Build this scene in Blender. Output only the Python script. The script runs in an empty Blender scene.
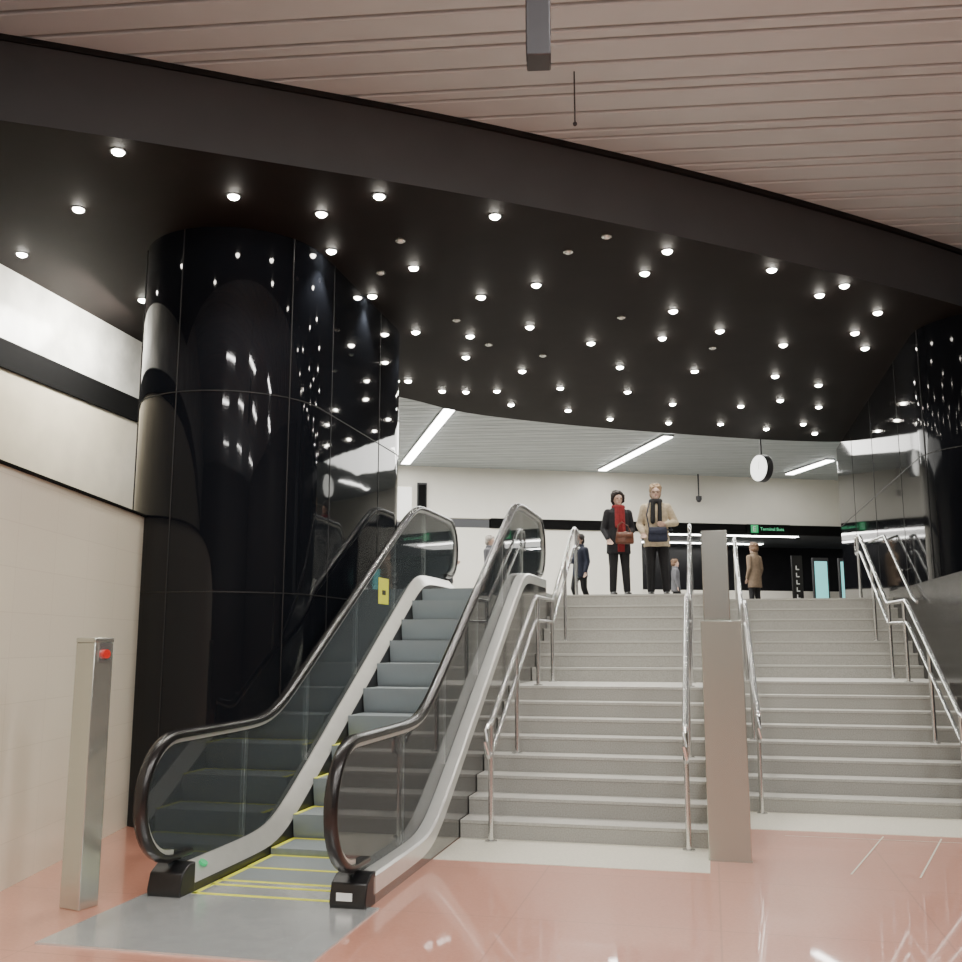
import bpy, bmesh, math, random
from mathutils import Vector, Matrix
random.seed(7)
SC=bpy.context.scene.collection
A=math.radians(13); CA=math.cos(A); SA=math.sin(A)
def W(t,s,z=0): return Vector((CA*t+SA*s,-SA*t+CA*s,z))

# ---------------------------------------------------------------- materials
def mat(name,col,rough=.5,metal=0,emit=None,estr=0,noise=0,nscale=8,bump=0,bscale=20,coat=0,spec=None,ncol=None,ior=None,stretch=None):
    m=bpy.data.materials.new(name); m.use_nodes=True
    nt=m.node_tree; b=nt.nodes['Principled BSDF']
    b.inputs['Base Color'].default_value=(*col,1)
    b.inputs['Roughness'].default_value=rough
    b.inputs['Metallic'].default_value=metal
    if ior: b.inputs['IOR'].default_value=ior
    if coat: b.inputs['Coat Weight'].default_value=coat
    if spec is not None: b.inputs['Specular IOR Level'].default_value=spec
    if emit:
        b.inputs['Emission Color'].default_value=(*emit,1); b.inputs['Emission Strength'].default_value=estr
    tc=nt.nodes.new('ShaderNodeTexCoord'); src=tc.outputs['Object']
    if stretch:
        mp=nt.nodes.new('ShaderNodeMapping'); mp.inputs['Scale'].default_value=stretch; nt.links.new(src,mp.inputs['Vector']); src=mp.outputs[0]
    if noise:
        n=nt.nodes.new('ShaderNodeTexNoise'); n.inputs['Scale'].default_value=nscale; n.inputs['Detail'].default_value=6
        r=nt.nodes.new('ShaderNodeValToRGB'); 
        c2=ncol or tuple(max(0,c*(1-noise)) for c in col)
        r.color_ramp.elements[0].position=.35; r.color_ramp.elements[1].position=.65
        r.color_ramp.elements[0].color=(*c2,1); r.color_ramp.elements[1].color=(*col,1)
        nt.links.new(src,n.inputs['Vector']); nt.links.new(n.outputs['Fac'],r.inputs['Fac'])
        nt.links.new(r.outputs['Color'],b.inputs['Base Color'])
    if bump:
        n2=nt.nodes.new('ShaderNodeTexNoise'); n2.inputs['Scale'].default_value=bscale
        bp=nt.nodes.new('ShaderNodeBump'); bp.inputs['Strength'].default_value=bump; bp.inputs['Distance'].default_value=.02
        nt.links.new(src,n2.inputs['Vector']); nt.links.new(n2.outputs['Fac'],bp.inputs['Height'])
        nt.links.new(bp.outputs['Normal'],b.inputs['Normal'])
    return m
def tilemat(name,c1,c2,mortar,rough,w,h,msize,axes,bump=0,noise=.05,offset=0.0,coat=0,rot=0):
    m=bpy.data.materials.new(name); m.use_nodes=True
    nt=m.node_tree; b=nt.nodes['Principled BSDF']; b.inputs['Roughness'].default_value=rough
    if coat: b.inputs['Coat Weight'].default_value=coat; b.inputs['Coat Roughness'].default_value=.035; b.inputs['Coat IOR'].default_value=1.6
    tc=nt.nodes.new('ShaderNodeTexCoord'); sp=nt.nodes.new('ShaderNodeSeparateXYZ'); cb=nt.nodes.new('ShaderNodeCombineXYZ')
    nt.links.new(tc.outputs['Object'],sp.inputs[0])
    nt.links.new(sp.outputs[axes[0]],cb.inputs[0]); nt.links.new(sp.outputs[axes[1]],cb.inputs[1])
    mp=nt.nodes.new('ShaderNodeMapping'); mp.inputs['Rotation'].default_value=(0,0,rot)
    nt.links.new(cb.outputs[0],mp.inputs['Vector'])
    br=nt.nodes.new('ShaderNodeTexBrick'); br.offset=offset
    br.inputs['Color1'].default_value=(*c1,1); br.inputs['Color2'].default_value=(*c2,1); br.inputs['Mortar'].default_value=(*mortar,1)
    br.inputs['Scale'].default_value=1; br.inputs['Brick Width'].default_value=w; br.inputs['Row Height'].default_value=h; br.inputs['Mortar Size'].default_value=msize
    nt.links.new(mp.outputs[0],br.inputs['Vector'])
    n=nt.nodes.new('ShaderNodeTexNoise'); n.inputs['Scale'].default_value=60; n.inputs['Detail'].default_value=8
    nt.links.new(tc.outputs['Object'],n.inputs['Vector'])
    mx=nt.nodes.new('ShaderNodeMix'); mx.data_type='RGBA'; mx.blend_type='OVERLAY'; mx.inputs['Factor'].default_value=noise*4
    nt.links.new(br.outputs['Color'],mx.inputs['A'])
    bw=nt.nodes.new('ShaderNodeRGBToBW'); nt.links.new(n.outputs['Color'],bw.inputs[0]); nt.links.new(bw.outputs[0],mx.inputs['B'])
    nt.links.new(mx.outputs['Result'],b.inputs['Base Color'])
    return m
M={}
M['floor']=tilemat('salmon_terrazzo',(.62,.285,.205),(.60,.275,.195),(.50,.235,.17),.28,1.2,1.2,.006,('X','Y'),noise=.07,rot=A,coat=1.0)
M['walltile']=tilemat('beige_tile',(.79,.75,.61),(.775,.735,.60),(.70,.66,.53),.33,.6,.3,.003,('Y','Z'),noise=.02)
M['wallup']=mat('beige_stone',(.68,.61,.46),.35,noise=.10,nscale=3)
M['wallstone']=mat('pale_veined_stone',(.76,.75,.69),.2,noise=.3,nscale=2.2,bump=.15,bscale=6)
M['white']=mat('white_plaster',(.84,.81,.72),.5,noise=.03,nscale=2)
M['dim']=mat('dim_hall_wall',(.08,.075,.07),.6,noise=.1,nscale=2)
M['black']=mat('gloss_black_panel',(.006,.007,.0095),.04,bump=.14,bscale=1.3,ior=1.36)
M['black2']=mat('satin_black_panel',(.005,.0055,.007),.06,bump=.06,bscale=1.1,ior=1.18)
M['blackceil']=mat('black_ceiling',(.013,.009,.008),.65,noise=.2,nscale=3,spec=.12)
M['fascia']=mat('dark_grey_fascia',(.055,.062,.066),.6,noise=.1,nscale=2)
M['joint']=mat('panel_joint',(.001,.001,.001),.6,noise=.1)
M['bandblack']=mat('black_band',(.004,.004,.004),.8,noise=.1,spec=.1)
M['slat']=mat('taupe_slat',(.485,.53,.54),.45,noise=.06,nscale=2)
M['riser']=mat('grey_granite_riser_shaded',(.36,.355,.325),.5,noise=.2,nscale=90)  # same granite as the treads, darkened to paint the shade on the risers
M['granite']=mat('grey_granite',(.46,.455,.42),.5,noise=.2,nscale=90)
M['granite2']=mat('grey_granite_nosing',(.44,.435,.40),.45,noise=.18,nscale=90)
M['border']=mat('cream_stone_strip',(.68,.66,.56),.3,noise=.15,nscale=60)
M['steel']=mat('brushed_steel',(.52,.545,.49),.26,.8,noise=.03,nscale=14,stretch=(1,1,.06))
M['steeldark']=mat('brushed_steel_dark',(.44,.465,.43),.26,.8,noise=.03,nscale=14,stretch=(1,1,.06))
M['steelrail']=mat('polished_steel',(.74,.75,.74),.2,.9,noise=.05,nscale=20)
M['plate']=mat('ribbed_steel_plate',(.70,.73,.73),.22,.65,noise=.05,nscale=10,bump=.04,bscale=120)
M['deck']=mat('satin_aluminium_deck',(.80,.81,.78),.27,.55,noise=.04,nscale=10)
M['deckin']=mat('silver_inner_deck',(.62,.62,.58),.28,.6,noise=.05,nscale=10)
M['clad']=mat('polished_cladding',(.26,.26,.26),.10,.92,noise=.05,nscale=6)
M['skirt']=mat('dark_skirt_panel',(.015,.015,.016),.3,noise=.1)
M['rubber']=mat('black_rubber',(.012,.011,.011),.25,noise=.2,nscale=20)
M['plast']=mat('black_plastic',(.008,.008,.009),.35,noise=.2,nscale=20)
M['yellow']=mat('yellow_marking',(.80,.82,.05),.5,noise=.05)
M['white_lab']=mat('white_sticker',(.8,.8,.78),.5,noise=.03)
M['lamp']=mat('downlight_glow',(1,.95,.85),.4,emit=(1,.94,.83),estr=130,noise=.01)
M['tube']=mat('linear_lamp_glow',(1,1,1),.4,emit=(1,.98,.94),estr=20,noise=.01)
M['green']=mat('green_sign_face',(.02,.35,.12),.4,emit=(.03,.5,.18),estr=.5,noise=.02)
M['teal']=mat('teal_screen',(.2,.6,.6),.4,emit=(.25,.8,.78),estr=1.0,noise=.3,nscale=6)
M['red']=mat('red_button',(.6,.03,.02),.35,noise=.05)
M['darkwall']=mat('dark_grey_wall',(.014,.014,.016),.22,noise=.15,nscale=3,spec=.25)
M['upfloor']=mat('grey_upper_floor',(.22,.21,.195),.3,noise=.15,nscale=30)
M['charcoal']=mat('charcoal_metal',(.05,.05,.055),.4,.3,noise=.1)
def stepmat():
    m=mat('grooved_step',(.30,.34,.37),.38,.2)
    nt=m.node_tree;b=nt.nodes['Principled BSDF']
    tc=nt.nodes.new('ShaderNodeTexCoord');w=nt.nodes.new('ShaderNodeTexWave');w.bands_direction='X';w.inputs['Scale'].default_value=35
    nt.links.new(tc.outputs['Object'],w.inputs['Vector'])
    r=nt.nodes.new('ShaderNodeValToRGB');r.color_ramp.elements[0].color=(.13,.155,.165,1);r.color_ramp.elements[1].color=(.37,.42,.44,1)
    nt.links.new(w.outputs['Fac'],r.inputs['Fac']);nt.links.new(r.outputs['Color'],b.inputs['Base Color'])
    return m
M['step']=stepmat()
def glassmat():
    m=bpy.data.materials.new('balustrade_glass');m.use_nodes=True;nt=m.node_tree
    nt.nodes.remove(nt.nodes['Principled BSDF']);out=nt.nodes['Material Output']
    t=nt.nodes.new('ShaderNodeBsdfTransparent');t.inputs[0].default_value=(.97,.99,.99,1)
    g=nt.nodes.new('ShaderNodeBsdfGlossy');g.inputs['Roughness'].default_value=.03
    df=nt.nodes.new('ShaderNodeBsdfDiffuse');df.inputs[0].default_value=(.55,.66,.71,1)  # pale blue diffuse share paints a reflection haze into the glass
    m0=nt.nodes.new('ShaderNodeMixShader');m0.inputs[0].default_value=.07
    fr=nt.nodes.new('ShaderNodeFresnel');fr.inputs[0].default_value=1.5
    mx=nt.nodes.new('ShaderNodeMixShader')
    nt.links.new(t.outputs[0],m0.inputs[1]);nt.links.new(df.outputs[0],m0.inputs[2])
    nt.links.new(fr.outputs[0],mx.inputs[0]);nt.links.new(m0.outputs[0],mx.inputs[1]);nt.links.new(g.outputs[0],mx.inputs[2])
    nt.links.new(mx.outputs[0],out.inputs['Surface']);return m
M['glass']=glassmat()

# ---------------------------------------------------------------- mesh builder
class MB:
    def __init__(s): s.v=[];s.f=[];s.m=[]
    def add(s,vs,fs,mi=0):
        o=len(s.v); s.v+= [tuple(v) for v in vs]; s.f+=[tuple(i+o for i in f) for f in fs]; s.m+=[mi]*len(fs)
    def box(s,x0,x1,y0,y1,z0,z1,mi=0):
        s.add([(x0,y0,z0),(x1,y0,z0),(x1,y1,z0),(x0,y1,z0),(x0,y0,z1),(x1,y0,z1),(x1,y1,z1),(x0,y1,z1)],
              [(0,3,2,1),(4,5,6,7),(0,1,5,4),(1,2,6,5),(2,3,7,6),(3,0,4,7)],mi)
    def rings(s,R,mi=0,closed=True,cap=True):
        n=len(R[0]); vs=[v for r in R for v in r]; fs=[]
        for k in range(len(R)-1):
            for i in range(n if closed else n-1):
                j=(i+1)%n; fs.append((k*n+i,k*n+j,(k+1)*n+j,(k+1)*n+i))
        if cap and closed:
            fs.append(tuple(range(n))[::-1]); fs.append(tuple((len(R)-1)*n+i for i in range(n)))
        s.add(vs,fs,mi)
    def cyl(s,p,q,r,n=16,mi=0,r2=None):
        s.tube([p,q],r,n,mi,r2)
    def tube(s,P,r,n=12,mi=0,r2=None):
        P=[Vector(p) for p in P]; R=[]; 
        up=Vector((0,0,1)); d0=(P[1]-P[0]).normalized()
        if abs(d0.z)>.95: up=Vector((1,0,0))
        for k,p in enumerate(P):
            if k==0:d=P[1]-P[0]
            elif k==len(P)-1:d=P[-1]-P[-2]
            else:d=(P[k+1]-P[k]).normalized()+(P[k]-P[k-1]).normalized()
            d.normalize()
            a=d.cross(up)
            if a.length<1e-3: a=d.cross(Vector((1,0,0)))
            a.normalize(); b=a.cross(d).normalized()
            rr=r if (r2 is None or k==0) else r2
            R.append([p+a*math.cos(2*math.pi*i/n)*rr+b*math.sin(2*math.pi*i/n)*rr for i in range(n)])
        s.rings(R,mi)
    def prism_x(s,poly,x0,x1,mi=0):
        s.rings([[(x0,y,z) for y,z in poly],[(x1,y,z) for y,z in poly]],mi)
    def prism_z(s,poly,z0,z1,mi=0):
        s.rings([[(x,y,z0) for x,y in poly],[(x,y,z1) for x,y in poly]],mi)
    def sphere(s,c,r,n=16,m=10,mi=0):
        c=Vector(c); r=Vector(r) if hasattr(r,'__len__') else Vector((r,r,r)); R=[]
        for k in range(m+1):
            a=-math.pi/2+math.pi*k/m
            cc=max(math.cos(a),1e-3)
            R.append([c+Vector((r.x*cc*math.cos(2*math.pi*i/n),r.y*cc*math.sin(2*math.pi*i/n),r.z*math.sin(a))) for i in range(n)])
        s.rings(R,mi)
def mkobj(name,mb,mats,parent=None,loc=(0,0,0),rz=0,bevel=0,angle=35,kind=None):
    me=bpy.data.meshes.new(name); me.from_pydata(mb.v,[],mb.f); me.update()
    if not isinstance(mats,(list,tuple)): mats=[mats]
    for m in mats: me.materials.append(M[m] if isinstance(m,str) else m)
    for p,i in zip(me.polygons,mb.m): p.material_index=i
    bm=bmesh.new(); bm.from_mesh(me)
    bmesh.ops.remove_doubles(bm,verts=bm.verts,dist=1e-5)
    bmesh.ops.recalc_face_normals(bm,faces=bm.faces); bm.to_mesh(me); bm.free()
    me.polygons.foreach_set('use_smooth',[True]*len(me.polygons)); me.set_sharp_from_angle(angle=math.radians(angle))
    o=bpy.data.objects.new(name,me); SC.objects.link(o)
    o.location=loc; o.rotation_euler=(0,0,rz)
    if parent: o.parent=parent
    if bevel:
        b=o.modifiers.new('b','BEVEL'); b.width=bevel; b.segments=2; b.limit_method='ANGLE'; b.angle_limit=math.radians(40)
    if kind: o['kind']=kind
    return o
def tag(o,label,cat,group=None):
    o['label']=label; o['category']=cat
    if group:o['group']=group
    return o
def empty(name,label,cat,loc,rz=0,group=None):
    o=bpy.data.objects.new(name,None); o.empty_display_size=.1; SC.objects.link(o); o.location=loc; o.rotation_euler=(0,0,rz)
    return tag(o,label,cat,group)
def struct(name,mb,mats,loc=(0,0,0),rz=0,**k):
    return mkobj(name,mb,mats,None,loc,rz,kind='structure',**k)

# ---------------------------------------------------------------- room
TR=2.62   # right edge of the right-hand stairs
EW=.735   # half width of the escalator cladding
TL=-2.82+EW+.003
mb=MB(); mb.box(-3.2,14,-8,16.5,-.2,0); struct('floor',mb,'floor')
mb=MB(); mb.box(TL,-.06,7.42,8.26,0,.004); struct('trim_1',mb,'border',rz=-A)
mb=MB(); mb.box(.20,3.2,9.2,10.12,0,.004); struct('trim_2',mb,'border',rz=-A)
mb=MB()
for t0,s0,t1,s1 in [(.9,7.6,1.35,9.1),(1.35,7.6,1.8,9.1),(1.8,7.6,2.2,9.1),(.55,8.95,2.4,8.95)]:
    d=Vector((t1-t0,s1-s0)).normalized(); nx=Vector((-d.y,d.x))*.006
    mb.add([(t0+nx.x,s0+nx.y,.003),(t1+nx.x,s1+nx.y,.003),(t1-nx.x,s1-nx.y,.003),(t0-nx.x,s0-nx.y,.003)],[(0,1,2,3)])
struct('trim_3',mb,'border',rz=-A)
P=[(-12,13.22),(-2.1,13.22),(-2.1,13.87),(-.06,13.87),(-.06,15.5),(.19,15.5),(.19,15.72),(TR,15.72),(12,15.72),(12,34),(-12,34)]
mb=MB(); mb.prism_z(P,1.95,2.25); struct('floor_upper',mb,'upfloor',rz=-A)
mb=MB(); y=-8.0; k=0; ws=[.30,.30,.15]
while y<34:
    w=ws[k%3]; 
    prof=[(y,6.36),(y,6.21),(y+.008,6.2),(y+w-.050,6.2),(y+w-.042,6.21),(y+w-.042,6.36)]
    mb.prism_x(prof,-12,16,0); y+=w;k+=1
mb.box(-12,16,-8,34,6.36,6.42,1)
struct('ceiling',mb,['slat','joint'],rz=-math.radians(5.5),angle=30)
ctl=[(-6.1,6.15),(-3.64,6.87),(-1.89,7.47),(.17,8.24),(2.79,9.45),(5.8,11.12),(8.4,12.9),(9.6,15.2),(9.2,18.0),(6.87,18.9),(2.97,17.9),(0,16.6),(-1.37,15.3),(-3.2,14.2),(-6.0,13.2)]
def cr(P,n=8,closed=True):
    out=[];L=len(P)
    for i in range(L-1):
        p0=Vector(P[max(i-1,0)]);p1=Vector(P[i]);p2=Vector(P[i+1]);p3=Vector(P[min(i+2,L-1)])
        for k in range(n):
            t=k/n; out.append(.5*((2*p1)+(-p0+p2)*t+(2*p0-5*p1+4*p2-p3)*t*t+(-p0+3*p1-3*p2+p3)*t**3))
    out.append(Vector(P[-1])); return out
oval=cr(ctl)
mb=MB(); R0=[(p.x,p.y,5.5) for p in oval];R1=[(p.x,p.y,6.2) for p in oval]; n=len(oval)
mb.add(R0+R1,[(i,(i+1)%n,(i+1)%n+n,i+n) for i in range(n)],1)
mb.add(R0,[tuple(range(n))],0)
struct('ceiling_oval',mb,['blackceil','fascia'],angle=50)
oc=Vector((2.2,12.2)); mb=MB()
ins=[p+(oc-p).normalized()*-.05 for p in oval]
mb.add([(p.x,p.y,6.15) for p in ins]+[(p.x,p.y,6.2) for p in ins],[(i,i+1,i+1+n,i+n) for i in range(n-1)],0)
mb.add([(p.x,p.y,6.15) for p in ins]+[(p.x,p.y,6.15) for p in oval],[(i,i+1,i+1+n,i+n) for i in range(n-1)],0)
struct('trim_4',mb,'joint')
mb=MB(); mb.box(-9.0,-3.13,-8,9.3,0,2.75); struct('wall_left',mb,'walltile')
mb=MB(); mb.box(-9.0,-3.10,-8,9.25,2.75,2.768); struct('trim_5',mb,'bandblack')
WA=math.radians(11.5)
def wl(z0,z1,dx,name,m):
    mb=MB(); mb.box(-.25-dx,dx,-18,4.6,z0,z1); return struct(name,mb,m,loc=(-5.02,9.68,0),rz=-WA)
wl(2.0,4.42,0,'wall_left_upper','wallup'); wl(4.42,4.72,.03,'trim_6','bandblack'); wl(4.72,6.4,0.0,'wall_left_top','wallstone')
mb=MB(); mb.box(-9,15,-8.3,-8,0,6.4); struct('wall_back',mb,'dim')
mb=MB(); mb.box(9.5,9.8,-8,10.5,0,6.4); struct('wall_right_hall',mb,'dim')
mb=MB(); mb.box(TR+.003,TR+.20,8.6,15.7,0,2.35); struct('wall_right_base',mb,'darkwall',rz=-A)
mb=MB(); mb.box(3.2,9,9.6,9.8,0,4.2); struct('wall_right_return',mb,'darkwall',rz=-A)
mb=MB(); mb.box(TR+1.0,9.5,14.6,14.8,0,6.2); struct('wall_right',mb,'darkwall',rz=-A)
FR=math.radians(10.9); FO=(-2.1,25.4,0)
mb=MB(); mb.box(-9,18,0,.2,4.85,6.35); struct('wall_far',mb,'white',loc=FO,rz=FR)
mb=MB(); mb.box(-9,6.6,0,.2,2.25,4.6); struct('wall_far_lower',mb,'white',loc=FO,rz=FR)
mb=MB(); mb.box(2.4,18,-.06,.2,4.6,4.86); struct('trim_7',mb,'bandblack',loc=FO,rz=FR)
mb=MB(); mb.box(12.9,18,0,.2,2.25,4.6); struct('wall_far_side',mb,'darkwall',loc=FO,rz=FR)
mb=MB(); mb.box(5,18,7,7.2,2.25,5.2); struct('wall_platform',mb,'darkwall',loc=FO,rz=FR)
mb=MB(); mb.box(5,18,.2,7.2,4.95,5.05); struct('ceiling_platform',mb,'fascia',loc=FO,rz=FR)
mb=MB(); mb.box(5,18,5.0,5.3,2.25,3.3); struct('wall_platform_edge',mb,'white',loc=FO,rz=FR)
mb=MB(); mb.box(-.2,0,-12,1,2.25,6.4); struct('wall_upper_left',mb,'white',loc=(-9.5,24.5,0))
mb=MB(); mb.box(0,.2,-16,3,2.25,6.4); struct('wall_upper_right',mb,'white',loc=(13,28,0))

# ---------------------------------------------------------------- black stadium columns
def stadium(r,length,n=28):
    pts=[]
    for i in range(n+1):
        a=math.pi+math.pi*i/n; pts.append((r*math.cos(a),r*math.sin(a)))
    for i in range(n+1):
        a=math.pi*i/n; pts.append((r*math.cos(a),length+r*math.sin(a)))
    return pts
def column(t,s,r,L,z0,z1,label,joints_h,angs,ys,m='black'):
    e=empty('column',label,'column',W(t,s,z0),-A)
    mb=MB(); mb.prism_z(stadium(r,L),0,z1-z0); mkobj('column_panel',mb,m,e,angle=30)
    for h in joints_h:
        st=stadium(r+.003,L); mb=MB(); n=len(st)
        mb.add([(x,y,h-z0-.006) for x,y in st]+[(x,y,h-z0+.006) for x,y in st],[(i,(i+1)%n,(i+1)%n+n,i+n) for i in range(n)])
        mkobj('panel_joint',mb,'joint',e)
    for a in angs:
        x=(r+.002)*math.cos(a); y=(r+.002)*math.sin(a); mb=MB(); mb.cyl((x,y,0),(x,y,z1-z0),.006,6); mkobj('panel_joint',mb,'joint',e)
    for y,sg in ys:
        mb=MB(); mb.box(sg*r-.004,sg*r+.004,y-.006,y+.006,0,z1-z0); mkobj('panel_joint',mb,'joint',e)
    return e
column(-4.62,8.9,.92,2.4,0,5.5,'tall glossy black panelled column beside the escalator',[3.9,2.05],[math.radians(d) for d in(215,262,330)],[(.3,1),(1.8,1)])
column(TR+.96,13.1,.93,7.6,0,5.5,'glossy black panelled pier beside the stairs',[3.9],[math.radians(d) for d in(195,240)],[(1.2,-1),(3.4,-1),(5.6,-1)],'black2')

# ---------------------------------------------------------------- staircases
R1_=.144; R2_=(2.25-8*R1_)/7; LZ=8*R1_
def sprof():
    pr=[]; 
    def riser(y,z,r):
        pr.extend([(y,z),(y,z+r-.03),(y-.005,z+r-.025),(y-.005,z+r)])
    for i in range(8): riser(.3*i,R1_*i,R1_)
    for i in range(7): riser(3.45+.3*i,LZ+R2_*i,R2_)
    pr.extend([(5.62,2.25),(5.62,0)]); return pr
def stairs(t0,t1,s,label):
    e=empty('staircase',label,'stairs',W((t0+t1)/2,s,0),-A); w=(t1-t0)/2
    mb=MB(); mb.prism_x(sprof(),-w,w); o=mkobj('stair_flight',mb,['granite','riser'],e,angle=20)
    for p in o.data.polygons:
        if abs(p.normal.y)>.7: p.material_index=1  # front faces take the granite with shade painted in
    mb=MB()
    for i in range(8): mb.box(-w,w,.3*i-.0058,.3*i+.03,R1_*(i+1)-.022,R1_*(i+1)+.0012)
    for i in range(7): mb.box(-w,w,3.45+.3*i-.0058,3.45+.3*i+.03,LZ+R2_*(i+1)-.022,LZ+R2_*(i+1)+.0012)
    o=mkobj('stair_nosing',mb,'granite2',e); o['label']='lighter smooth stone step edges'
stairs(TL,-.06,8.26,'wide grey granite staircase next to the escalator')
stairs(.2,TR,10.12,'grey granite staircase next to the dark wall')
mb=MB(); mb.prism_x([(0,0),(0,.28),(2.1,1.30),(3.45,1.33),(5.25,2.3),(7.2,2.3),(7.2,0)],-.12,.12)
tag(mkobj('stair_divider',mb,'granite',loc=W(.07,8.3,0),rz=-A,bevel=.01),'low sloping granite kerb between the two staircases','kerb')

def rail(t,s,label,double=True,y0=-.2):
    e=empty('handrail',label,'handrail',W(t,s,0),-A,'stair handrails')
    def path(h): return [(0,y0,h),(0,y0+.12,h+.02),(0,2.0,h+1.10),(0,2.15,h+1.15),(0,3.3,h+1.16),(0,3.45,h+1.23),(0,5.2,h+2.2),(0,5.35,h+2.25),(0,5.7,h+2.25)]
    for h,r,x in ((.93,.024,0),(.68,.020,0)):
        mb=MB(); p=[(x,b,c) for a,b,c in path(h)]
        mb.tube(p,r,12); mkobj('rail',mb,'steelrail',e)
    mb=MB(); mb.tube([(0,y0,.93),(0,y0-.06,.90),(0,y0-.08,.805),(0,y0-.06,.71),(0,y0,.68)],.02,10); mkobj('rail_end',mb,'steelrail',e)
    mb=MB(); mb.tube([(0,5.7,3.18),(0,5.76,3.15),(0,5.78,3.055),(0,5.76,2.96),(0,5.7,2.93)],.02,10); mkobj('rail_end',mb,'steelrail',e)
    def surf(y):
        if y<0:return 0
        if y<2.1:return R1_*(int(y/.3)+1)
        if y<3.45:return LZ
        return min(2.25,LZ+R2_*(int((y-3.45)/.3)+1))
    def top(y):
        P=path(.93)
        for a,b in zip(P,P[1:]):
            if a[1]<=y<=b[1]: return a[2]+(b[2]-a[2])*(y-a[1])/(b[1]-a[1])
        return .93
    for y in (-.1,1.05,2.25,3.25,4.35,5.5):
        mb=MB(); mb.cyl((0,y,surf(y)),(0,y,top(y)),.022,12); mb.cyl((0,y,surf(y)),(0,y,surf(y)+.012),.05,14); mkobj('post',mb,'steelrail',e)
rail(-1.80,8.26,'stainless double handrail on posts beside the escalator')
rail(-.22,8.26,'stainless double handrail on posts beside the stair kerb')
rail(.42,10.12,'stainless double handrail on posts near the tall steel pillar')
rail(2.22,10.12,'stainless double handrail on posts near the dark wall')
e=empty('wall_handrail','stainless handrail on short brackets along the dark wall','handrail',W(TR,10.12,0),-A,'stair handrails')
mb=MB(); mb.tube([(-.07,3.2,2.1),(-.07,3.45,2.17),(-.07,5.2,3.15),(-.07,6.6,3.2)],.02,12); mkobj('rail',mb,'steelrail',e)
for y,z in((3.6,2.25),(4.4,2.70),(5.3,3.155)):
    mb=MB(); mb.tube([(-.07,y,z-.01),(-.07,y,z-.08),(.01,y,z-.11)],.01,8); mkobj('rail_bracket',mb,'steelrail',e)

# ---------------------------------------------------------------- escalator
E=empty('escalator','escalator with glass balustrades, black handrails and grooved grey steps','escalator',W(-2.82,6.0,0),-A)
def sp(x,w=.13):
    return x if x/w>30 else w*math.log(1+math.exp(x/w))
def H(y): return .5769*(sp(y-1.45)-sp(y-5.35))
def loftY(mb,ys,prof,mi=0): mb.rings([[(x,y,z) for x,z in prof(y)] for y in ys],mi)
ys=[.08+.1*i for i in range(69)]
mb=MB(); mb.box(-.78,.80,-1.08,.0,-.02,.010); mb.box(-.5,.5,0,.45,-.02,.010); mkobj('floor_plate',mb,'plate',E)
mb=MB(); mb.box(-.72,.72,6.85,7.9,2.2,2.256); mb.box(-.5,.5,6.4,6.85,2.2,2.256); mkobj('floor_plate',mb,'plate',E)
mb=MB()
for z,y in ((.0125,.30),(.0125,.42),(.0125,.06)): mb.box(-.49,.49,y,y+.03,z-.004,z)
mb.box(-.49,-.46,.06,.45,.0085,.0125); mb.box(.46,.49,.06,.45,.0085,.0125)
mkobj('comb_marking',mb,'yellow',E)
sm=MB(); pr=[(0,0),(.4,0),(.4,-.05),(.06,-.27),(.045,-.25),(.02,-.16),(.004,-.06)]
sm.prism_x(pr,-.495,.495)
ym=MB(); ym.box(-.49,-.455,0.0,.4,-.002,.003); ym.box(.455,.49,0,.4,-.002,.003); ym.box(-.49,.49,.368,.398,-.002,.003)
first=None
for i in range(15):
    y=.45+.4*i
    z=H(y+.2)+.008
    if first is None:
        a=mkobj('step',sm,'step',E,(0,y,z),angle=20); b=mkobj('step_marking',ym,'yellow',a,(0,0,0)); b['label']='yellow step edge lines'; first=(a,b)
    else:
        a=first[0].copy(); SC.objects.link(a); a.location=(0,y,z); a.parent=E
        if i<6:
            b=first[1].copy(); SC.objects.link(b); b.parent=a
def sweep(mb,path,prof,x0,mi=0):
    R=[]
    for k,(y,z) in enumerate(path):
        a=path[max(k-1,0)];b=path[min(k+1,len(path)-1)]
        d=Vector((b[0]-a[0],b[1]-a[1])).normalized(); nrm=Vector((-d.y,d.x))
        R.append([(x0+dx,y+nrm.x*dn,z+nrm.y*dn) for dx,dn in prof])
    mb.rings(R,mi)
hp=[(.22,.235),(.10,.235)]
for i in range(0,19): 
    a=-math.pi/2-math.pi*i/18; hp.append((.0+.385*math.cos(a),.62+.385*math.sin(a)))
hp+=[(y,H(y)+1.005) for y in [.1+.1*i for i in range(68)]]
for i in range(0,19):
    a=math.pi/2-math.pi*i/18; hp.append((6.92+.385*math.cos(a),2.87+.385*math.sin(a)))
hp+=[(6.8,2.485),(6.7,2.485)]
hprof=[(-.040,-.022),(-.044,0),(-.036,.018),(-.015,.026),(.015,.026),(.036,.018),(.044,0),(.040,-.022),(.02,-.024),(-.02,-.024)]
gprof=[(-.022,-.05),(-.022,-.022),(.022,-.022),(.022,-.05)]
def gtop(y):
    if y<0: return .62+math.sqrt(max(0,.345**2-y*y))
    if y>6.92: return 2.87+math.sqrt(max(0,.345**2-(y-6.92)**2))
    return H(y)+.965
def gbot(y):
    b=H(y)+.17
    if y<0: return max(b,.62-math.sqrt(max(0,.345**2-y*y)))
    if y>6.92: return max(b,2.87-math.sqrt(max(0,.345**2-(y-6.92)**2)))
    return b
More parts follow.
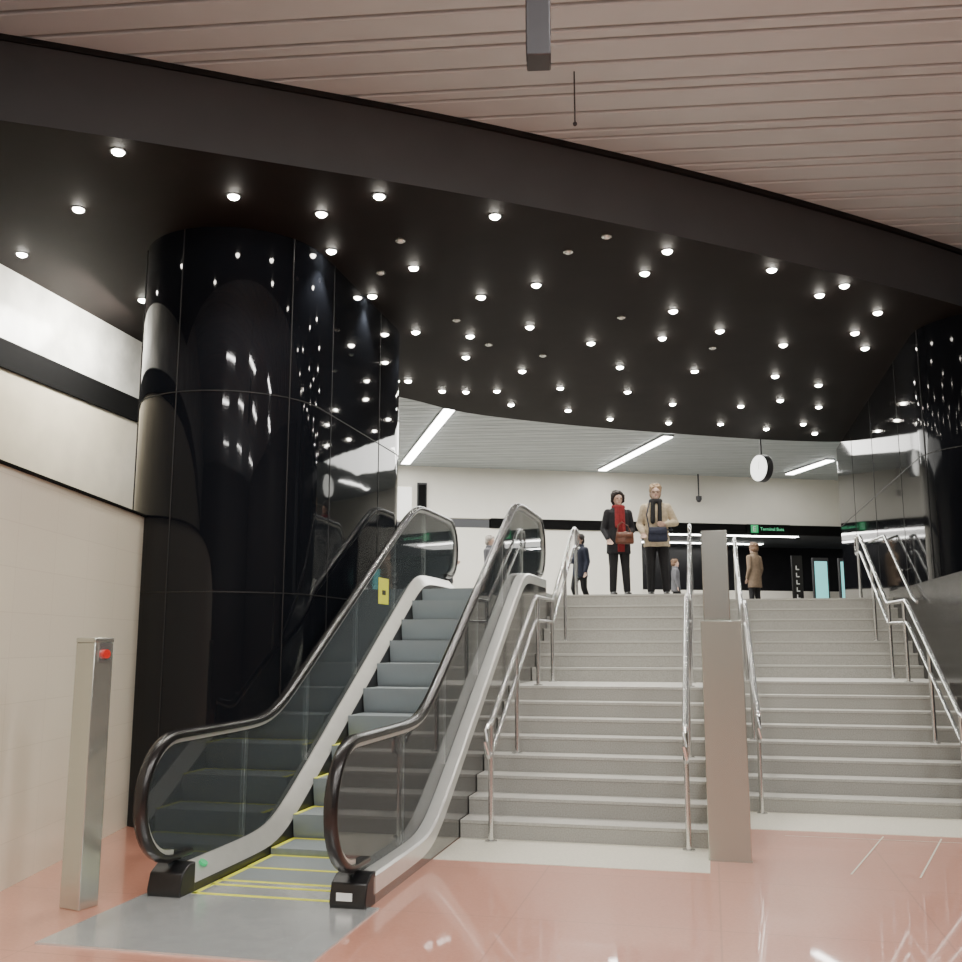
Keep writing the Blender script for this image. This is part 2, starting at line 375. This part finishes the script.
for sg in(-1,1):
    B=bpy.data.objects.new('balustrade',None);B.empty_display_size=.1;SC.objects.link(B);B.parent=E;B.location=(sg*.62,0,0)
    mb=MB(); sweep(mb,hp,hprof,0); mkobj('handrail_belt',mb,'rubber',B,angle=50)
    mb=MB(); sweep(mb,hp[2:-2],gprof,0); mkobj('handrail_guide',mb,'deckin',B,angle=40)
    cuts=[-.344,1.05,2.2,3.4,4.6,5.8,7.264]
    for a,b in zip(cuts,cuts[1:]):
        N=24; yy=[a+.003+(b-a-.006)*i/N for i in range(N+1)]
        if a<0: yy=[-.344,-.34,-.33,-.31,-.28,-.24,-.19,-.13,-.06,0]+[.0+(b-.003)*i/12 for i in range(1,13)]
        if b>7: yy=[a+.003+(6.92-a)*i/12 for i in range(13)]+[6.98,7.05,7.11,7.16,7.2,7.23,7.25,7.26,7.264]
        mb=MB(); mb.rings([[(-.006,y,gbot(y)),(.006,y,gbot(y)),(.006,y,gtop(y)),(-.006,y,gtop(y))] for y in yy]); mkobj('glass_panel',mb,'glass',B)
    s_=sg
    def X(v): return s_*(v-.62)
    mb=MB(); loftY(mb,ys,lambda y:[(X(.505),H(y)+.06),(X(.52),H(y)+.080),(X(.60),H(y)+.175),(X(.612),H(y)+.175),(X(.612),H(y)+.05),(X(.505),H(y)+.05)]); mkobj('inner_deck',mb,'deckin',B)
    mb=MB(); loftY(mb,ys,lambda y:[(X(.628),H(y)+.05),(X(.628),H(y)+.18),(X(.65),H(y)+.185),(X(EW-.015),H(y)+.18),(X(EW),H(y)+.165),(X(EW),H(y)+.06)]); mkobj('outer_deck',mb,'deck',B)
    mb=MB(); loftY(mb,ys,lambda y:[(X(.503),H(y)-.32 if H(y)>.32 else 0),(X(.503),H(y)+.06),(X(.515),H(y)+.06),(X(.515),H(y)-.32 if H(y)>.32 else 0)]); mkobj('skirt_panel',mb,'skirt',B)
    mb=MB(); loftY(mb,ys,lambda y:[(X(EW-.012),0),(X(EW-.012),H(y)+.07),(X(EW-.004),H(y)+.07),(X(EW-.004),0)]); mkobj('side_cladding',mb,'clad',B)
    mb=MB()
    x0,x1=sorted((X(.50),X(EW)))
    mb.prism_x([(-.06,0),(-.07,.05),(-.04,.15),(.04,.19),(.12,.195),(.12,0)],x0,x1); mkobj('newel_base',mb,'plast',B,bevel=.008)
    if sg>0:
        mb=MB(); mb.box(-.07,.03,-.078,-.069,.055,.10); mkobj('base_sticker',mb,'white_lab',B)
    else:
        mb=MB(); mb.cyl((X(.56),.32,.135),(X(.55),.32,.150),.03,16); mkobj('direction_light',mb,'green',B)
        mb=MB(); mb.box(.0075,.009,4.00,4.34,H(4.19)+.43,H(4.19)+.71); mkobj('safety_sticker',mb,'yellow',B)
        mb=MB(); mb.box(.009,.010,4.12,4.24,H(4.19)+.53,H(4.19)+.58); mkobj('sticker_pictogram',mb,'plast',B)

# ---------------------------------------------------------------- pillars
e=empty('ticket_post','slim brushed steel post with a red button by the beige wall','post',(-2.47,6.36,0),math.radians(-28))
mb=MB(); mb.box(-.085,.085,-.075,.075,0,1.6); mb.box(-.087,.087,-.077,.077,1.6,1.63); mkobj('post_body',mb,'steel',e,bevel=.006)
mb=MB(); mb.cyl((.087,0,1.53),(.115,0,1.53),.028,20); mkobj('stop_button',mb,'red',e)
mb=MB(); mb.box(.08,.092,-.045,.045,1.48,1.60); mkobj('button_plate',mb,'steelrail',e)
e=empty('steel_pillar','tall brushed steel pillar with a narrower upper box at the foot of the stairs','pillar',(1.867,7.70,0),-A)
mb=MB(); mb.box(-.155,.155,-.1,.1,0,1.77); mkobj('pillar_body',mb,'steel',e,bevel=.006)
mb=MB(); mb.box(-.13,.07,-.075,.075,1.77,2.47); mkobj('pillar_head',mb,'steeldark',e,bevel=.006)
mb=MB(); mb.box(-.158,.158,-.103,.103,0,.012); mkobj('pillar_foot',mb,'steel',e)

# ---------------------------------------------------------------- ceiling lights
L=[(-2.92,7.35),(-3.67,8.41),(-4.67,9.46),(-3.9,10.81),(-2.19,8.15),(-0.9,8.15),(-1.47,8.51),(-1.51,9.38),(0.13,8.56),(-1.89,9.46),(-0.71,9.83),(-1.24,10.68),(-1.51,10.71),(0.0,10.71),(-0.83,11.99),(0.61,10.33),(1.88,9.38),(1.75,9.98),(3.08,9.88),(3.85,10.65),(2.29,11.19),(3.03,11.95),(1.45,12.46),(0.61,11.79),(-0.14,12.16),(-0.21,13.1),(2.35,12.24),(4.01,12.54),(4.77,12.03),(5.15,12.68),(4.75,11.25),(4.02,10.35),(3.11,13.81),(1.99,13.6),(4.36,14.08),(0.6,13.81),(1.23,14.77),(2.31,15.0),(-.24,15.0),(-1.1,14.35),(-.61,14.95),(.25,14.95),(.5,15.85),(1.48,16.25),(2.28,16.9),(3.37,17.2),(3.17,15.8),(4.34,15.95),(4.88,15.55),(5.18,14.6),(5.66,16.0),(5.82,17.3),(5.27,17.7),(6.3,18.1),(4.33,17.3)]
spot=bpy.data.lights.new('downlight_beam','SPOT'); spot.energy=95; spot.color=(1,.95,.87); spot.spot_size=math.radians(95); spot.spot_blend=.6; spot.shadow_soft_size=.05
base=None
for (x,y) in L:
    if base is None:
        e=empty('downlight','small round recessed downlight glowing warm white in the black ceiling','ceiling light',(x,y,5.5),0,'black ceiling downlights')
        mb=MB(); n=20
        mb.rings([[(r*math.cos(2*math.pi*i/n),r*math.sin(2*math.pi*i/n),z) for i in range(n)] for r,z in ((.07,0),(.07,-.005),(.05,-.006),(.05,0))],cap=False)
        r_=mkobj('trim_ring',mb,'joint',e)
        mb=MB(); mb.sphere((0,0,.006),(.052,.052,.040),16,8); l_=mkobj('lamp_lens',mb,'lamp',e)
        s_o=bpy.data.objects.new('light_beam',spot); SC.objects.link(s_o); s_o.parent=e; s_o.location=(0,0,-.11)
        base=(e,r_,l_,s_o)
    else:
        e=base[0].copy(); SC.objects.link(e); e.location=(x,y,5.5)
        for c in base[1:]:
            d=c.copy(); SC.objects.link(d); d.parent=e
D=[(-1.07,9.95),(-.79,9.1),(.88,9.38),(1.22,9.0),(-.3,11.5),(3.1,12.65),(1.7,11.4),(.1,12.5),(.85,13.0)]
db=None
for (x,y) in D:
    if db is None:
        e=empty('smoke_detector','small round grey detector fixed to the black ceiling','smoke detector',(x,y,5.5),0,'ceiling detectors')
        mb=MB(); mb.cyl((0,0,0),(0,0,-.015),.05,20); a=mkobj('detector_base',mb,'steel',e)
        mb=MB(); mb.cyl((0,0,-.015),(0,0,-.03),.035,20,r2=.025); b=mkobj('detector_head',mb,'deck',e); db=(e,a,b)
    else:
        e=db[0].copy(); SC.objects.link(e); e.location=(x,y,5.5)
        for c in db[1:]:
            d=c.copy(); SC.objects.link(d); d.parent=e
def linear(p,q,z,label,w=.16,en=0):
    p=Vector((*p,z));q=Vector((*q,z)); d=(q-p); ln=d.length; rz=math.atan2(d.y,d.x)
    e=empty('linear_lamp',label,'ceiling light',p,rz,'linear ceiling lamps')
    mb=MB(); mb.box(0,ln,-w/2-.02,w/2+.02,-.03,0); mkobj('lamp_housing',mb,'charcoal',e)
    mb=MB(); mb.box(.02,ln-.02,-w/2,w/2,-.05,-.031); mkobj('lamp_diffuser',mb,'tube',e)
linear((-1.95,24.9),(-.62,18.9),6.195,'long white linear lamp on the slatted ceiling',.22)
linear((3.25,25.9),(4.2,21.5),6.195,'long white linear lamp on the slatted ceiling',.22)
linear((8.45,26.5),(8.85,24.4),6.195,'short white linear lamp on the slatted ceiling',.22)
fx=Vector((math.cos(FR),math.sin(FR),0)); fy=Vector((-math.sin(FR),math.cos(FR),0))
def F(x,y,z): v=Vector(FO)+fx*x+fy*y; return (v.x,v.y,z)
for yy,zz in((3.2,4.949),(5.6,4.949)):
    a=F(6,yy,0);b=F(13,yy,0); linear(a[:2],b[:2],zz,'long platform lamp under the low ceiling',.2)

# ---------------------------------------------------------------- signs, clock, cctv, hanging sign
cp=(5.5,18.9)
e=empty('hanging_clock','round white double-sided clock with black rim hanging from the ceiling','clock',(cp[0],cp[1],4.97),math.radians(-68))
mb=MB(); mb.cyl((0,-.07,0),(0,.07,0),.27,36); mkobj('clock_case',mb,'charcoal',e,bevel=.01)
mb=MB(); mb.cyl((0,-.078,0),(0,-.07,0),.255,36); mkobj('clock_face',mb,mat('clock_white',(.85,.85,.82),.4,emit=(1,1,.95),estr=2.0,noise=.02),e)
mb=MB(); mb.box(-.006,.006,-.083,-.079,-.02,.13); mkobj('minute_hand',mb,'steel',e)
mb=MB(); mb.cyl((0,0,.25),(0,0,1.23),.018,10); mkobj('clock_rod',mb,'charcoal',e)
q=F(8.2,-.25,5.55); e=empty('security_camera','small dark dome camera on a rod from the ceiling','camera',(q[0],q[1],5.5))
mb=MB(); mb.cyl((0,0,.05),(0,0,.7),.02,8); mkobj('camera_rod',mb,'charcoal',e)
mb=MB(); mb.cyl((0,0,-.02),(0,0,.08),.08,20); mb.sphere((0,0,-.02),(.07,.07,.07),16,8); mkobj('camera_dome',mb,'charcoal',e)
q=F(.55,-.03,0); e=empty('wall_panel','narrow dark information panel on the pale far wall','panel',(q[0],q[1],4.75),FR)
mb=MB(); mb.box(-.13,.13,-.06,.0,0,1.0); mkobj('panel_frame',mb,'plast',e,bevel=.01)
mb=MB(); mb.box(-.1,.1,-.065,-.06,.05,.95); mkobj('panel_screen',mb,'bandblack',e)
q=F(.0,-.03,0); e=empty('wall_lightbox','white illuminated box on the pale far wall','lightbox',(q[0],q[1],4.7),FR)
mb=MB(); mb.box(-.42,.3,-.12,.0,0,.95); mkobj('lightbox_body',mb,'white',e,bevel=.02)
mb=MB(); mb.box(-.38,.26,-.125,-.12,.04,.91); mkobj('lightbox_face',mb,mat('soft_white_panel',(.85,.84,.8),.4,emit=(1,1,.95),estr=.8,noise=.02),e)
def text(body,size,matn,parent,loc,rot=(math.pi/2,0,0),name='lettering'):
    c=bpy.data.curves.new(name,'FONT'); c.body=body; c.size=size; c.extrude=.002; c.materials.append(M[matn])
    t=bpy.data.objects.new(name,c); SC.objects.link(t)
    bpy.context.view_layer.update(); me=bpy.data.meshes.new_from_object(t.evaluated_get(bpy.context.evaluated_depsgraph_get()))
    bpy.data.objects.remove(t); o=bpy.data.objects.new(name,me); SC.objects.link(o); o.parent=parent; o.location=loc; o.rotation_euler=rot; return o
q=F(9.75,-.09,0); e=empty('direction_sign','black sign with green pictogram square and green lettering','sign',(q[0],q[1],4.6),FR)
mb=MB(); mb.box(-.1,1.2,-.02,.02,.0,.26); mkobj('sign_board',mb,'bandblack',e)
mb=MB(); mb.box(.02,.24,-.026,-.02,.02,.24); mkobj('pictogram_square',mb,'green',e)
text('E',.2,'white_lab',e,(.07,-.028,.06),name='pictogram'); M['greentext']=mat('green_letters',(.1,.6,.3),.5,emit=(.2,.9,.45),estr=.5,noise=.02)
text('Terminal Buss',.125,'greentext',e,(.3,-.024,.09))
q=F(11.1,-.1,0); e=empty('vertical_banner','tall narrow dark banner with small white vertical marks','banner',(q[0],q[1],2.25),FR)
mb=MB(); mb.box(-.16,.16,-.03,.03,0,1.75); mkobj('banner_board',mb,'plast',e,bevel=.01)
mb=MB()
for i in range(6): mb.box(-.05,.05,-.036,-.03,.35+i*.2,.35+i*.2+.03); mb.box(-.05,-.02,-.036,-.03,.35+i*.2,.35+i*.2+.12)
mkobj('banner_marks',mb,'white_lab',e)
for x in(11.8,12.6):
    q=F(x,-.12,0); e=empty('advertising_screen','glowing teal vertical screen in a dark frame','screen',(q[0],q[1],2.25),FR,'teal screens')
    mb=MB(); mb.box(-.24,.24,-.04,.04,0,1.7); mkobj('screen_frame',mb,'charcoal',e,bevel=.01)
    mb=MB(); mb.box(-.19,.19,-.046,-.04,.35,1.6); mkobj('screen_face',mb,'teal',e)
e=empty('hanging_sign','dark grey sign box hanging from the slatted ceiling, seen edge-on','sign',(.305,4.75,4.66),math.radians(-4))
mb=MB(); mb.box(-.065,.065,-.02,.14,.0,.62); mkobj('sign_case',mb,'charcoal',e,bevel=.008)
mb=MB(); mb.box(-.068,-.065,.0,.12,.05,.57); mkobj('sign_face',mb,'plast',e); 
mb=MB(); mb.cyl((0,.06,.62),(0,.06,1.54),.015,10); mkobj('sign_rod',mb,'charcoal',e)
mb=MB(); mb.cyl((.76,7.35,5.75),(.76,7.35,6.2),.006,8); mb.sphere((.76,7.35,5.74),(.018,.018,.02),10,6)
tag(mkobj('hanging_cable',mb,'charcoal'),'thin dark cable dangling from the slatted ceiling','cable')

# ---------------------------------------------------------------- people
def capsule(bm,p,q,r1,r2,flat=1,n=14):
    p=Vector(p);q=Vector(q);d=q-p;ln=d.length
    rot=d.to_track_quat('Z','Y').to_matrix().to_4x4()
    if ln>1e-4: bmesh.ops.create_cone(bm,cap_ends=True,segments=n,radius1=r1,radius2=r2,depth=ln,matrix=Matrix.Translation((p+q)/2)@rot)
    for c,r in((p,r1),(q,r2)): bmesh.ops.create_uvsphere(bm,u_segments=n,v_segments=8,radius=r,matrix=Matrix.Translation(c))
def ell(bm,c,r,rot=(0,0,0),n=18):
    from mathutils import Euler
    bmesh.ops.create_uvsphere(bm,u_segments=n,v_segments=12,radius=1,matrix=Matrix.Translation(c)@Euler(rot).to_matrix().to_4x4()@Matrix.Diagonal((*r,1)))
def loftz(bm,secs,n=24):
    R=[]
    for cx,cy,z,rx,ry in secs:
        R.append([bm.verts.new((cx+rx*math.cos(2*math.pi*i/n),cy+ry*math.sin(2*math.pi*i/n),z)) for i in range(n)])
    for a,b in zip(R,R[1:]):
        for i in range(n): bm.faces.new((a[i],a[(i+1)%n],b[(i+1)%n],b[i]))
    bm.faces.new(R[0][::-1]); bm.faces.new(R[-1])
def fuse(name,bm,matn,parent,vox,smooth=3):
    bmesh.ops.recalc_face_normals(bm,faces=bm.faces)
    me=bpy.data.meshes.new(name); bm.to_mesh(me); bm.free()
    o=bpy.data.objects.new(name,me); SC.objects.link(o)
    r=o.modifiers.new('r','REMESH'); r.mode='VOXEL'; r.voxel_size=vox; r.use_smooth_shade=True
    s=o.modifiers.new('s','SMOOTH'); s.iterations=smooth; s.factor=.5
    bpy.context.view_layer.update()
    me2=bpy.data.meshes.new_from_object(o.evaluated_get(bpy.context.evaluated_depsgraph_get()))
    bpy.data.objects.remove(o)
    me2.materials.clear(); me2.materials.append(M[matn] if isinstance(matn,str) else matn)
    o=bpy.data.objects.new(name,me2); SC.objects.link(o); o.parent=parent; return o
def cloth(n,c,r=.8): 
    if n not in M: M[n]=mat(n,c,r,noise=.25,nscale=18,bump=.3,bscale=25)
    return n
skin=cloth('skin',(.66,.45,.35),.5); cloth('shoe_black',(.01,.01,.01),.35); cloth('eye_dark',(.02,.015,.012),.2); cloth('lips',(.45,.18,.15),.5)
def person(loc,rz,Ht,label,arms,coat,coatlen,trous,hair,hairvol,vox=.009,scarf=None,openfront=None,legs=None,tail=.45,lean=0):
    e=empty('person',label,'person',loc,rz); sc=Ht/1.65; e.scale=(sc,sc,sc)
    lg=legs or [((-.085,0,.88),(-.095,-.02,.48),(-.10,.015,.09)),((.085,0,.88),(.095,-.03,.48),(.12,-.01,.09))]
    b=bmesh.new()
    tors=[(0,.0,.84,.155,.105),(0,0,.92,.165,.11),(0,0,1.05,.135,.095),(0,-.005,1.2,.15,.105),(0,0,1.32,.165,.095),(0,.005,1.37,.12,.075),(0,.01,1.41,.06,.055)]
    loftz(b,tors)
    capsule(b,(0,.012,1.38),(0,0,1.47),.052,.048)
    ell(b,(0,-.005,1.56),(.074,.092,.098)); ell(b,(0,-.03,1.49),(.052,.062,.058)); ell(b,(0,-.083,1.455),(.024,.022,.02))
    ell(b,(0,-.1,1.53),(.012,.02,.026)); ell(b,(0,-.108,1.518),(.015,.014,.012))
    ell(b,(-.077,.0,1.535),(.01,.02,.03)); ell(b,(.077,0,1.535),(.01,.02,.03)); ell(b,(0,-.088,1.565),(.05,.014,.01))
    for hip,kn,an in lg:
        capsule(b,hip,kn,.085,.055); capsule(b,kn,an,.055,.036); ell(b,(an[0],an[1]-.06,.04),(.04,.115,.035))
    for sh,el,wr,hd in arms:
        capsule(b,sh,el,.05,.038); capsule(b,el,wr,.037,.025)
        sh,el,wr,hd=map(Vector,(sh,el,wr,hd)); d=hd.normalized()
        side=d.cross(Vector((0,-1,0))); 
        if side.length<.2: side=d.cross(Vector((0,0,1)))
        side.normalize(); nr=side.cross(d).normalized()
        sgn=1 if wr.x<0 else -1
        for j in range(4):
            o=side*((j-1.5)*.021)
            capsule(b,wr+o*.6,wr+d*.075+o,.013,.012,n=8)
            fl=(.055,.068,.064,.048)[j]; k1=wr+d*(.075+fl*.5)+o+nr*.008; k2=wr+d*(.075+fl*.85)+o+nr*.028
            capsule(b,wr+d*.075+o,k1,.0095,.009,n=8); capsule(b,k1,k2,.009,.0075,n=8)
        capsule(b,wr+d*.025+side*.02*sgn,wr+d*.06+side*.052*sgn,.012,.01,n=8); capsule(b,wr+d*.06+side*.052*sgn,wr+d*.09+side*.055*sgn+nr*.012,.01,.008,n=8)
    fuse('body',b,skin,e,vox,2)
    mb=MB(); mb.sphere((-.03,-.088,1.545),(.011,.008,.007),10,6); mb.sphere((.03,-.088,1.545),(.011,.008,.007),10,6); mkobj('eyes',mb,'eye_dark',e)
    mb=MB(); mb.sphere((0,-.096,1.488),(.022,.006,.006),12,6); mkobj('mouth',mb,'lips',e)
    b=bmesh.new(); loftz(b,[(0,0,.80,.15,.11),(0,0,.88,.178,.125),(0,0,.98,.16,.115),(0,0,1.04,.145,.105)])
    for hip,kn,an in lg:
        an=Vector(an); capsule(b,hip,kn,.098,.068); capsule(b,kn,an+Vector((0,0,.02)),.068,.055)
    fuse('trousers',b,trous,e,vox*1.2,3)
    for hip,kn,an in lg:
        b=bmesh.new(); ell(b,(an[0],an[1]-.06,.045),(.048,.13,.042)); ell(b,(an[0],an[1]-.0,.07),(.045,.055,.06)); 
        bmesh.ops.bisect_plane(b,geom=b.verts[:]+b.edges[:]+b.faces[:],plane_co=(0,0,.004),plane_no=(0,0,1),clear_inner=True)
        bmesh.ops.holes_fill(b,edges=b.edges)
        fuse('shoe',b,'shoe_black',e,.01,2)
    b=bmesh.new(); zb=coatlen
    secs=[(0,0,zb,.195,.14),(0,0,(zb+.95)/2,.188,.136),(0,0,.97,.18,.132),(0,0,1.08,.162,.12),(0,0,1.22,.172,.128),(0,0,1.32,.178,.118),(0,.005,1.375,.14,.095),(0,.012,1.42,.082,.078)]
    loftz(b,secs)
    for sh,el,wr,hd in arms:
        wr=Vector(wr);el=Vector(el); capsule(b,sh,el,.068,.055); capsule(b,el,el+(wr-el)*.93,.055,.042)
    fuse('coat',b,coat,e,vox*1.2,3)
    b=bmesh.new()
    for i in range(12):
        a=2*math.pi*i/12; ell(b,(.076*math.cos(a),.01+.07*math.sin(a),1.42),(.027,.025,.038),n=10)
    fuse('collar',b,scarf or coat,e,.01,3)
    if openfront:
        mb=MB()
        mb.rings([[(-w,y,z),(w,y,z),(w*.8,y-.018,z),(-w*.8,y-.018,z)] for w,y,z in((.055,-.142,max(zb+.02,tail)),(.06,-.14,.9),(.05,-.128,1.1),(.062,-.134,1.25),(.07,-.110,1.36),(.055,-.086,1.43))]); mkobj('open_front',mb,openfront,e,angle=60)
    if scarf:
        b=bmesh.new(); capsule(b,(-.045,-.10,1.40),(-.06,-.155,1.1),.034,.036); capsule(b,(.05,-.10,1.40),(.04,-.155,.98),.032,.036); capsule(b,(-.06,-.09,1.41),(.06,-.09,1.41),.035,.035)
        fuse('scarf',b,scarf,e,.01,3)
    b=bmesh.new(); hv=hairvol
    ell(b,(0,.012,1.588),(.084+hv,.096+hv,.086+hv)); ell(b,(0,.045,1.53),(.078+hv,.065+hv,.075+hv))
    for i in range(30):
        a=random.uniform(0,2*math.pi); u=random.uniform(.1,1)
        ell(b,((.075+hv)*math.cos(a)*math.cos(u),.015+(.085+hv)*math.sin(a)*math.cos(u),1.60+(.075+hv)*math.sin(u)),(.022,.022,.018),n=8)
    if hv>.015:
        for sx in(-1,1):
            for zz,yy in((1.60,.0),(1.56,.0),(1.52,.01)): ell(b,(sx*.090,yy-.01,zz),(.026,.04,.03),n=10)
    bmesh.ops.bisect_plane(b,geom=b.verts[:]+b.edges[:]+b.faces[:],plane_co=(0,-.062,1.585),plane_no=(0,-.8,-.55),clear_outer=True)
    bmesh.ops.holes_fill(b,edges=b.edges)
    fuse('hair',b,hair,e,.008,2)
    return e
cloth('coat_black',(.012,.012,.016)); cloth('cream_jacket',(.64,.54,.38)); cloth('trousers_black',(.008,.008,.010)); cloth('red_top',(.26,.015,.018)); cloth('scarf_black',(.01,.01,.012))
cloth('hair_dark',(.015,.008,.006),.6); cloth('hair_blonde',(.42,.30,.18),.6); cloth('hair_brown',(.16,.09,.05),.6); cloth('brown_coat',(.20,.14,.09)); cloth('bag_brown',(.14,.05,.025),.4); cloth('grey_coat',(.12,.12,.13)); cloth('navy',(.02,.025,.05)); cloth('hair_grey',(.38,.34,.30),.6)
armsA=[((-.165,0,1.32),(-.23,.02,1.06),(-.20,-.12,.90),(.3,-.5,-.8)),((.165,0,1.32),(.23,.03,1.06),(.13,-.17,.98),(-1,-.35,-.1))]
p1=person((2.02,14.35,2.25),math.radians(8),1.54,'person with dark curly hair in an open black coat over red',armsA,'coat_black',.68,'trousers_black','hair_dark',.018,openfront='red_top',scarf='red_top',tail=.7)
armsB=[((-.165,0,1.32),(-.24,.03,1.07),(-.21,-.15,.93),(.25,-.6,-.7)),((.165,0,1.32),(.28,.04,1.10),(.12,-.18,1.05),(-1,-.2,.1))]
p2=person((2.60,14.45,2.25),math.radians(-6),1.66,'person with fair hair in cream jacket and black scarf',armsB,'cream_jacket',.74,'trousers_black','hair_blonde',.010,scarf='scarf_black')
mb=MB()
for x in(-.032,.032):
    ring=[(x+.02*math.cos(a),-.108,1.545+.016*math.sin(a)) for a in [2*math.pi*i/14 for i in range(15)]]
    mb.tube(ring,.0025,6)
mb.cyl((-.012,-.11,1.55),(.012,-.11,1.55),.0025,6); mb.cyl((-.052,-.108,1.548),(-.08,0,1.545),.0025,6); mb.cyl((.052,-.108,1.548),(.08,0,1.545),.0025,6)
mkobj('glasses',mb,'plast',p2)
def bag(par,off,size,m,label,strap):
    Mx=Matrix.Translation(par.location)@Matrix.Rotation(par.rotation_euler.z,4,'Z')
    loc=Mx@Vector(off); e=empty('handbag',label,'handbag',loc,par.rotation_euler.z)
    w,d,h=size; b=bmesh.new()
    loftz(b,[(0,0,0,w*.5,d*.5),(0,0,h*.15,w*.54,d*.58),(0,0,h*.6,w*.52,d*.5),(0,0,h,w*.47,d*.25)],n=20)
    fuse('bag_body',b,m,e,.012,2)
    b=bmesh.new(); loftz(b,[(0,-.012,h*.5,w*.5,d*.5),(0,-.012,h*.75,w*.51,d*.5),(0,0,h*1.02,w*.49,d*.3)],n=20); fuse('bag_flap',b,m,e,.012,1)
    mb=MB(); mb.tube([Vector(p)-Vector(off) for p in strap],.010,8); mkobj('bag_strap',mb,m,e)
    return e
bag(p1,(.03,-.225,.76),(.26,.10,.17),'bag_brown','small brown leather handbag held at the waist',[(-.08,-.22,.93),(-.06,-.21,1.03),(.0,-.2,1.08),(.08,-.21,1.03),(.12,-.22,.93)])
bag(p2,(.0,-.24,.80),(.27,.10,.21),'navy','dark crossbody bag worn over the cream jacket',[(-.12,-.22,1.0),(-.15,-.19,1.2),(-.11,-.13,1.36),(-.09,.0,1.44),(-.02,.12,1.36),(.16,.16,1.15),(.24,.06,1.0),(.13,-.2,.98)])
armsC=[((-.175,0,1.32),(-.21,.03,1.06),(-.21,-.05,.83),(.05,-.2,-1)),((.175,0,1.32),(.21,.03,1.06),(.21,-.05,.83),(-.05,-.2,-1))]
armsD=[((-.175,0,1.32),(-.22,-.03,1.08),(-.12,-.22,1.12),(.5,-.6,.2)),((.175,0,1.32),(.21,.03,1.06),(.21,-.05,.83),(-.05,-.2,-1))]
walk=[((-.085,0,.88),(-.09,-.12,.49),(-.09,.04,.10)),((.085,0,.88),(.09,.02,.48),(.10,.2,.10))]
person((6.35,22.8,2.25),math.radians(215),1.62,'person with brown hair in a patterned brown coat seen from behind',armsC,'brown_coat',.62,'trousers_black','hair_brown',.02,vox=.014)
person((.2,21.0,2.25),math.radians(60),1.60,'person with grey hair in a dark grey coat walking',armsD,'grey_coat',.66,'trousers_black','hair_grey',.012,vox=.014,legs=walk)
person((-.75,21.6,2.25),math.radians(75),1.58,'person in a black coat walking beyond the escalator',armsD,'coat_black',.66,'trousers_black','hair_dark',.012,vox=.014,legs=walk)
person((2.05,20.3,2.25),math.radians(-50),1.55,'person in a navy jacket and dark trousers beyond the stairs',armsD,'navy',.72,'trousers_black','hair_dark',.012,vox=.014,legs=walk)
person((4.75,24.0,2.25),math.radians(80),1.35,'person in a pale grey coat walking in the upper hall',armsC,'grey_coat',.7,'trousers_black','hair_brown',.012,vox=.014,legs=walk)

# ---------------------------------------------------------------- lights
def area(name,loc,sx,sy,e,col=(1,.97,.93),rot=(0,0,0)):
    l=bpy.data.lights.new(name,'AREA'); l.shape='RECTANGLE'; l.size=sx; l.size_y=sy; l.energy=e; l.color=col
    o=bpy.data.objects.new(name,l); SC.objects.link(o); o.location=loc; o.rotation_euler=rot; return o
for x,y in((-1.8,-.8),(-1.5,2.2),(1.4,-.4),(1.7,3.0),(4.4,.6),(4.8,4.2),(7.6,2.6)):
    area('hall_linear_light',(x,y,6.12),1.3,.22,150,rot=(0,0,math.radians(-5.5)))
for x,y in((-1.0,-5),(3.0,-4.5),(7,-4)):
    area('hall_linear_light',(x,y,6.12),1.6,.22,150,rot=(0,0,math.radians(-5.5)))
area('ceiling_fill_light',(2.5,-4.5,1.8),8,3,370,(.90,.97,1),(math.pi,0,0))  # added fill behind the camera, no real fixture, lifts the slatted ceiling
area('upper_hall_light',(3,21.8,6.1),9,4,880,(1,.98,.93))
area('upper_hall_light_left',(-4,19.5,6.1),5,6,500,(1,.98,.93))
area('platform_light',F(9,3.5,4.85),8,3,180,(1,.97,.92))
area('wall_wash_light',(-4.0,10.6,5.25),.4,1.4,120,(1,.97,.90),(0,math.radians(55),0))
w=bpy.data.worlds.new('w'); bpy.context.scene.world=w; w.use_nodes=True
w.node_tree.nodes['Background'].inputs[0].default_value=(.9,.9,.9,1); w.node_tree.nodes['Background'].inputs[1].default_value=.2

# ---------------------------------------------------------------- camera
cam=bpy.data.cameras.new('camera'); cam.sensor_width=36; cam.lens=36*980/962; cam.clip_end=200
co=bpy.data.objects.new('camera',cam); SC.objects.link(co); co.location=(0,0,1.6); co.rotation_euler=(math.pi/2+math.atan(.165),0,0)
bpy.context.scene.camera=co
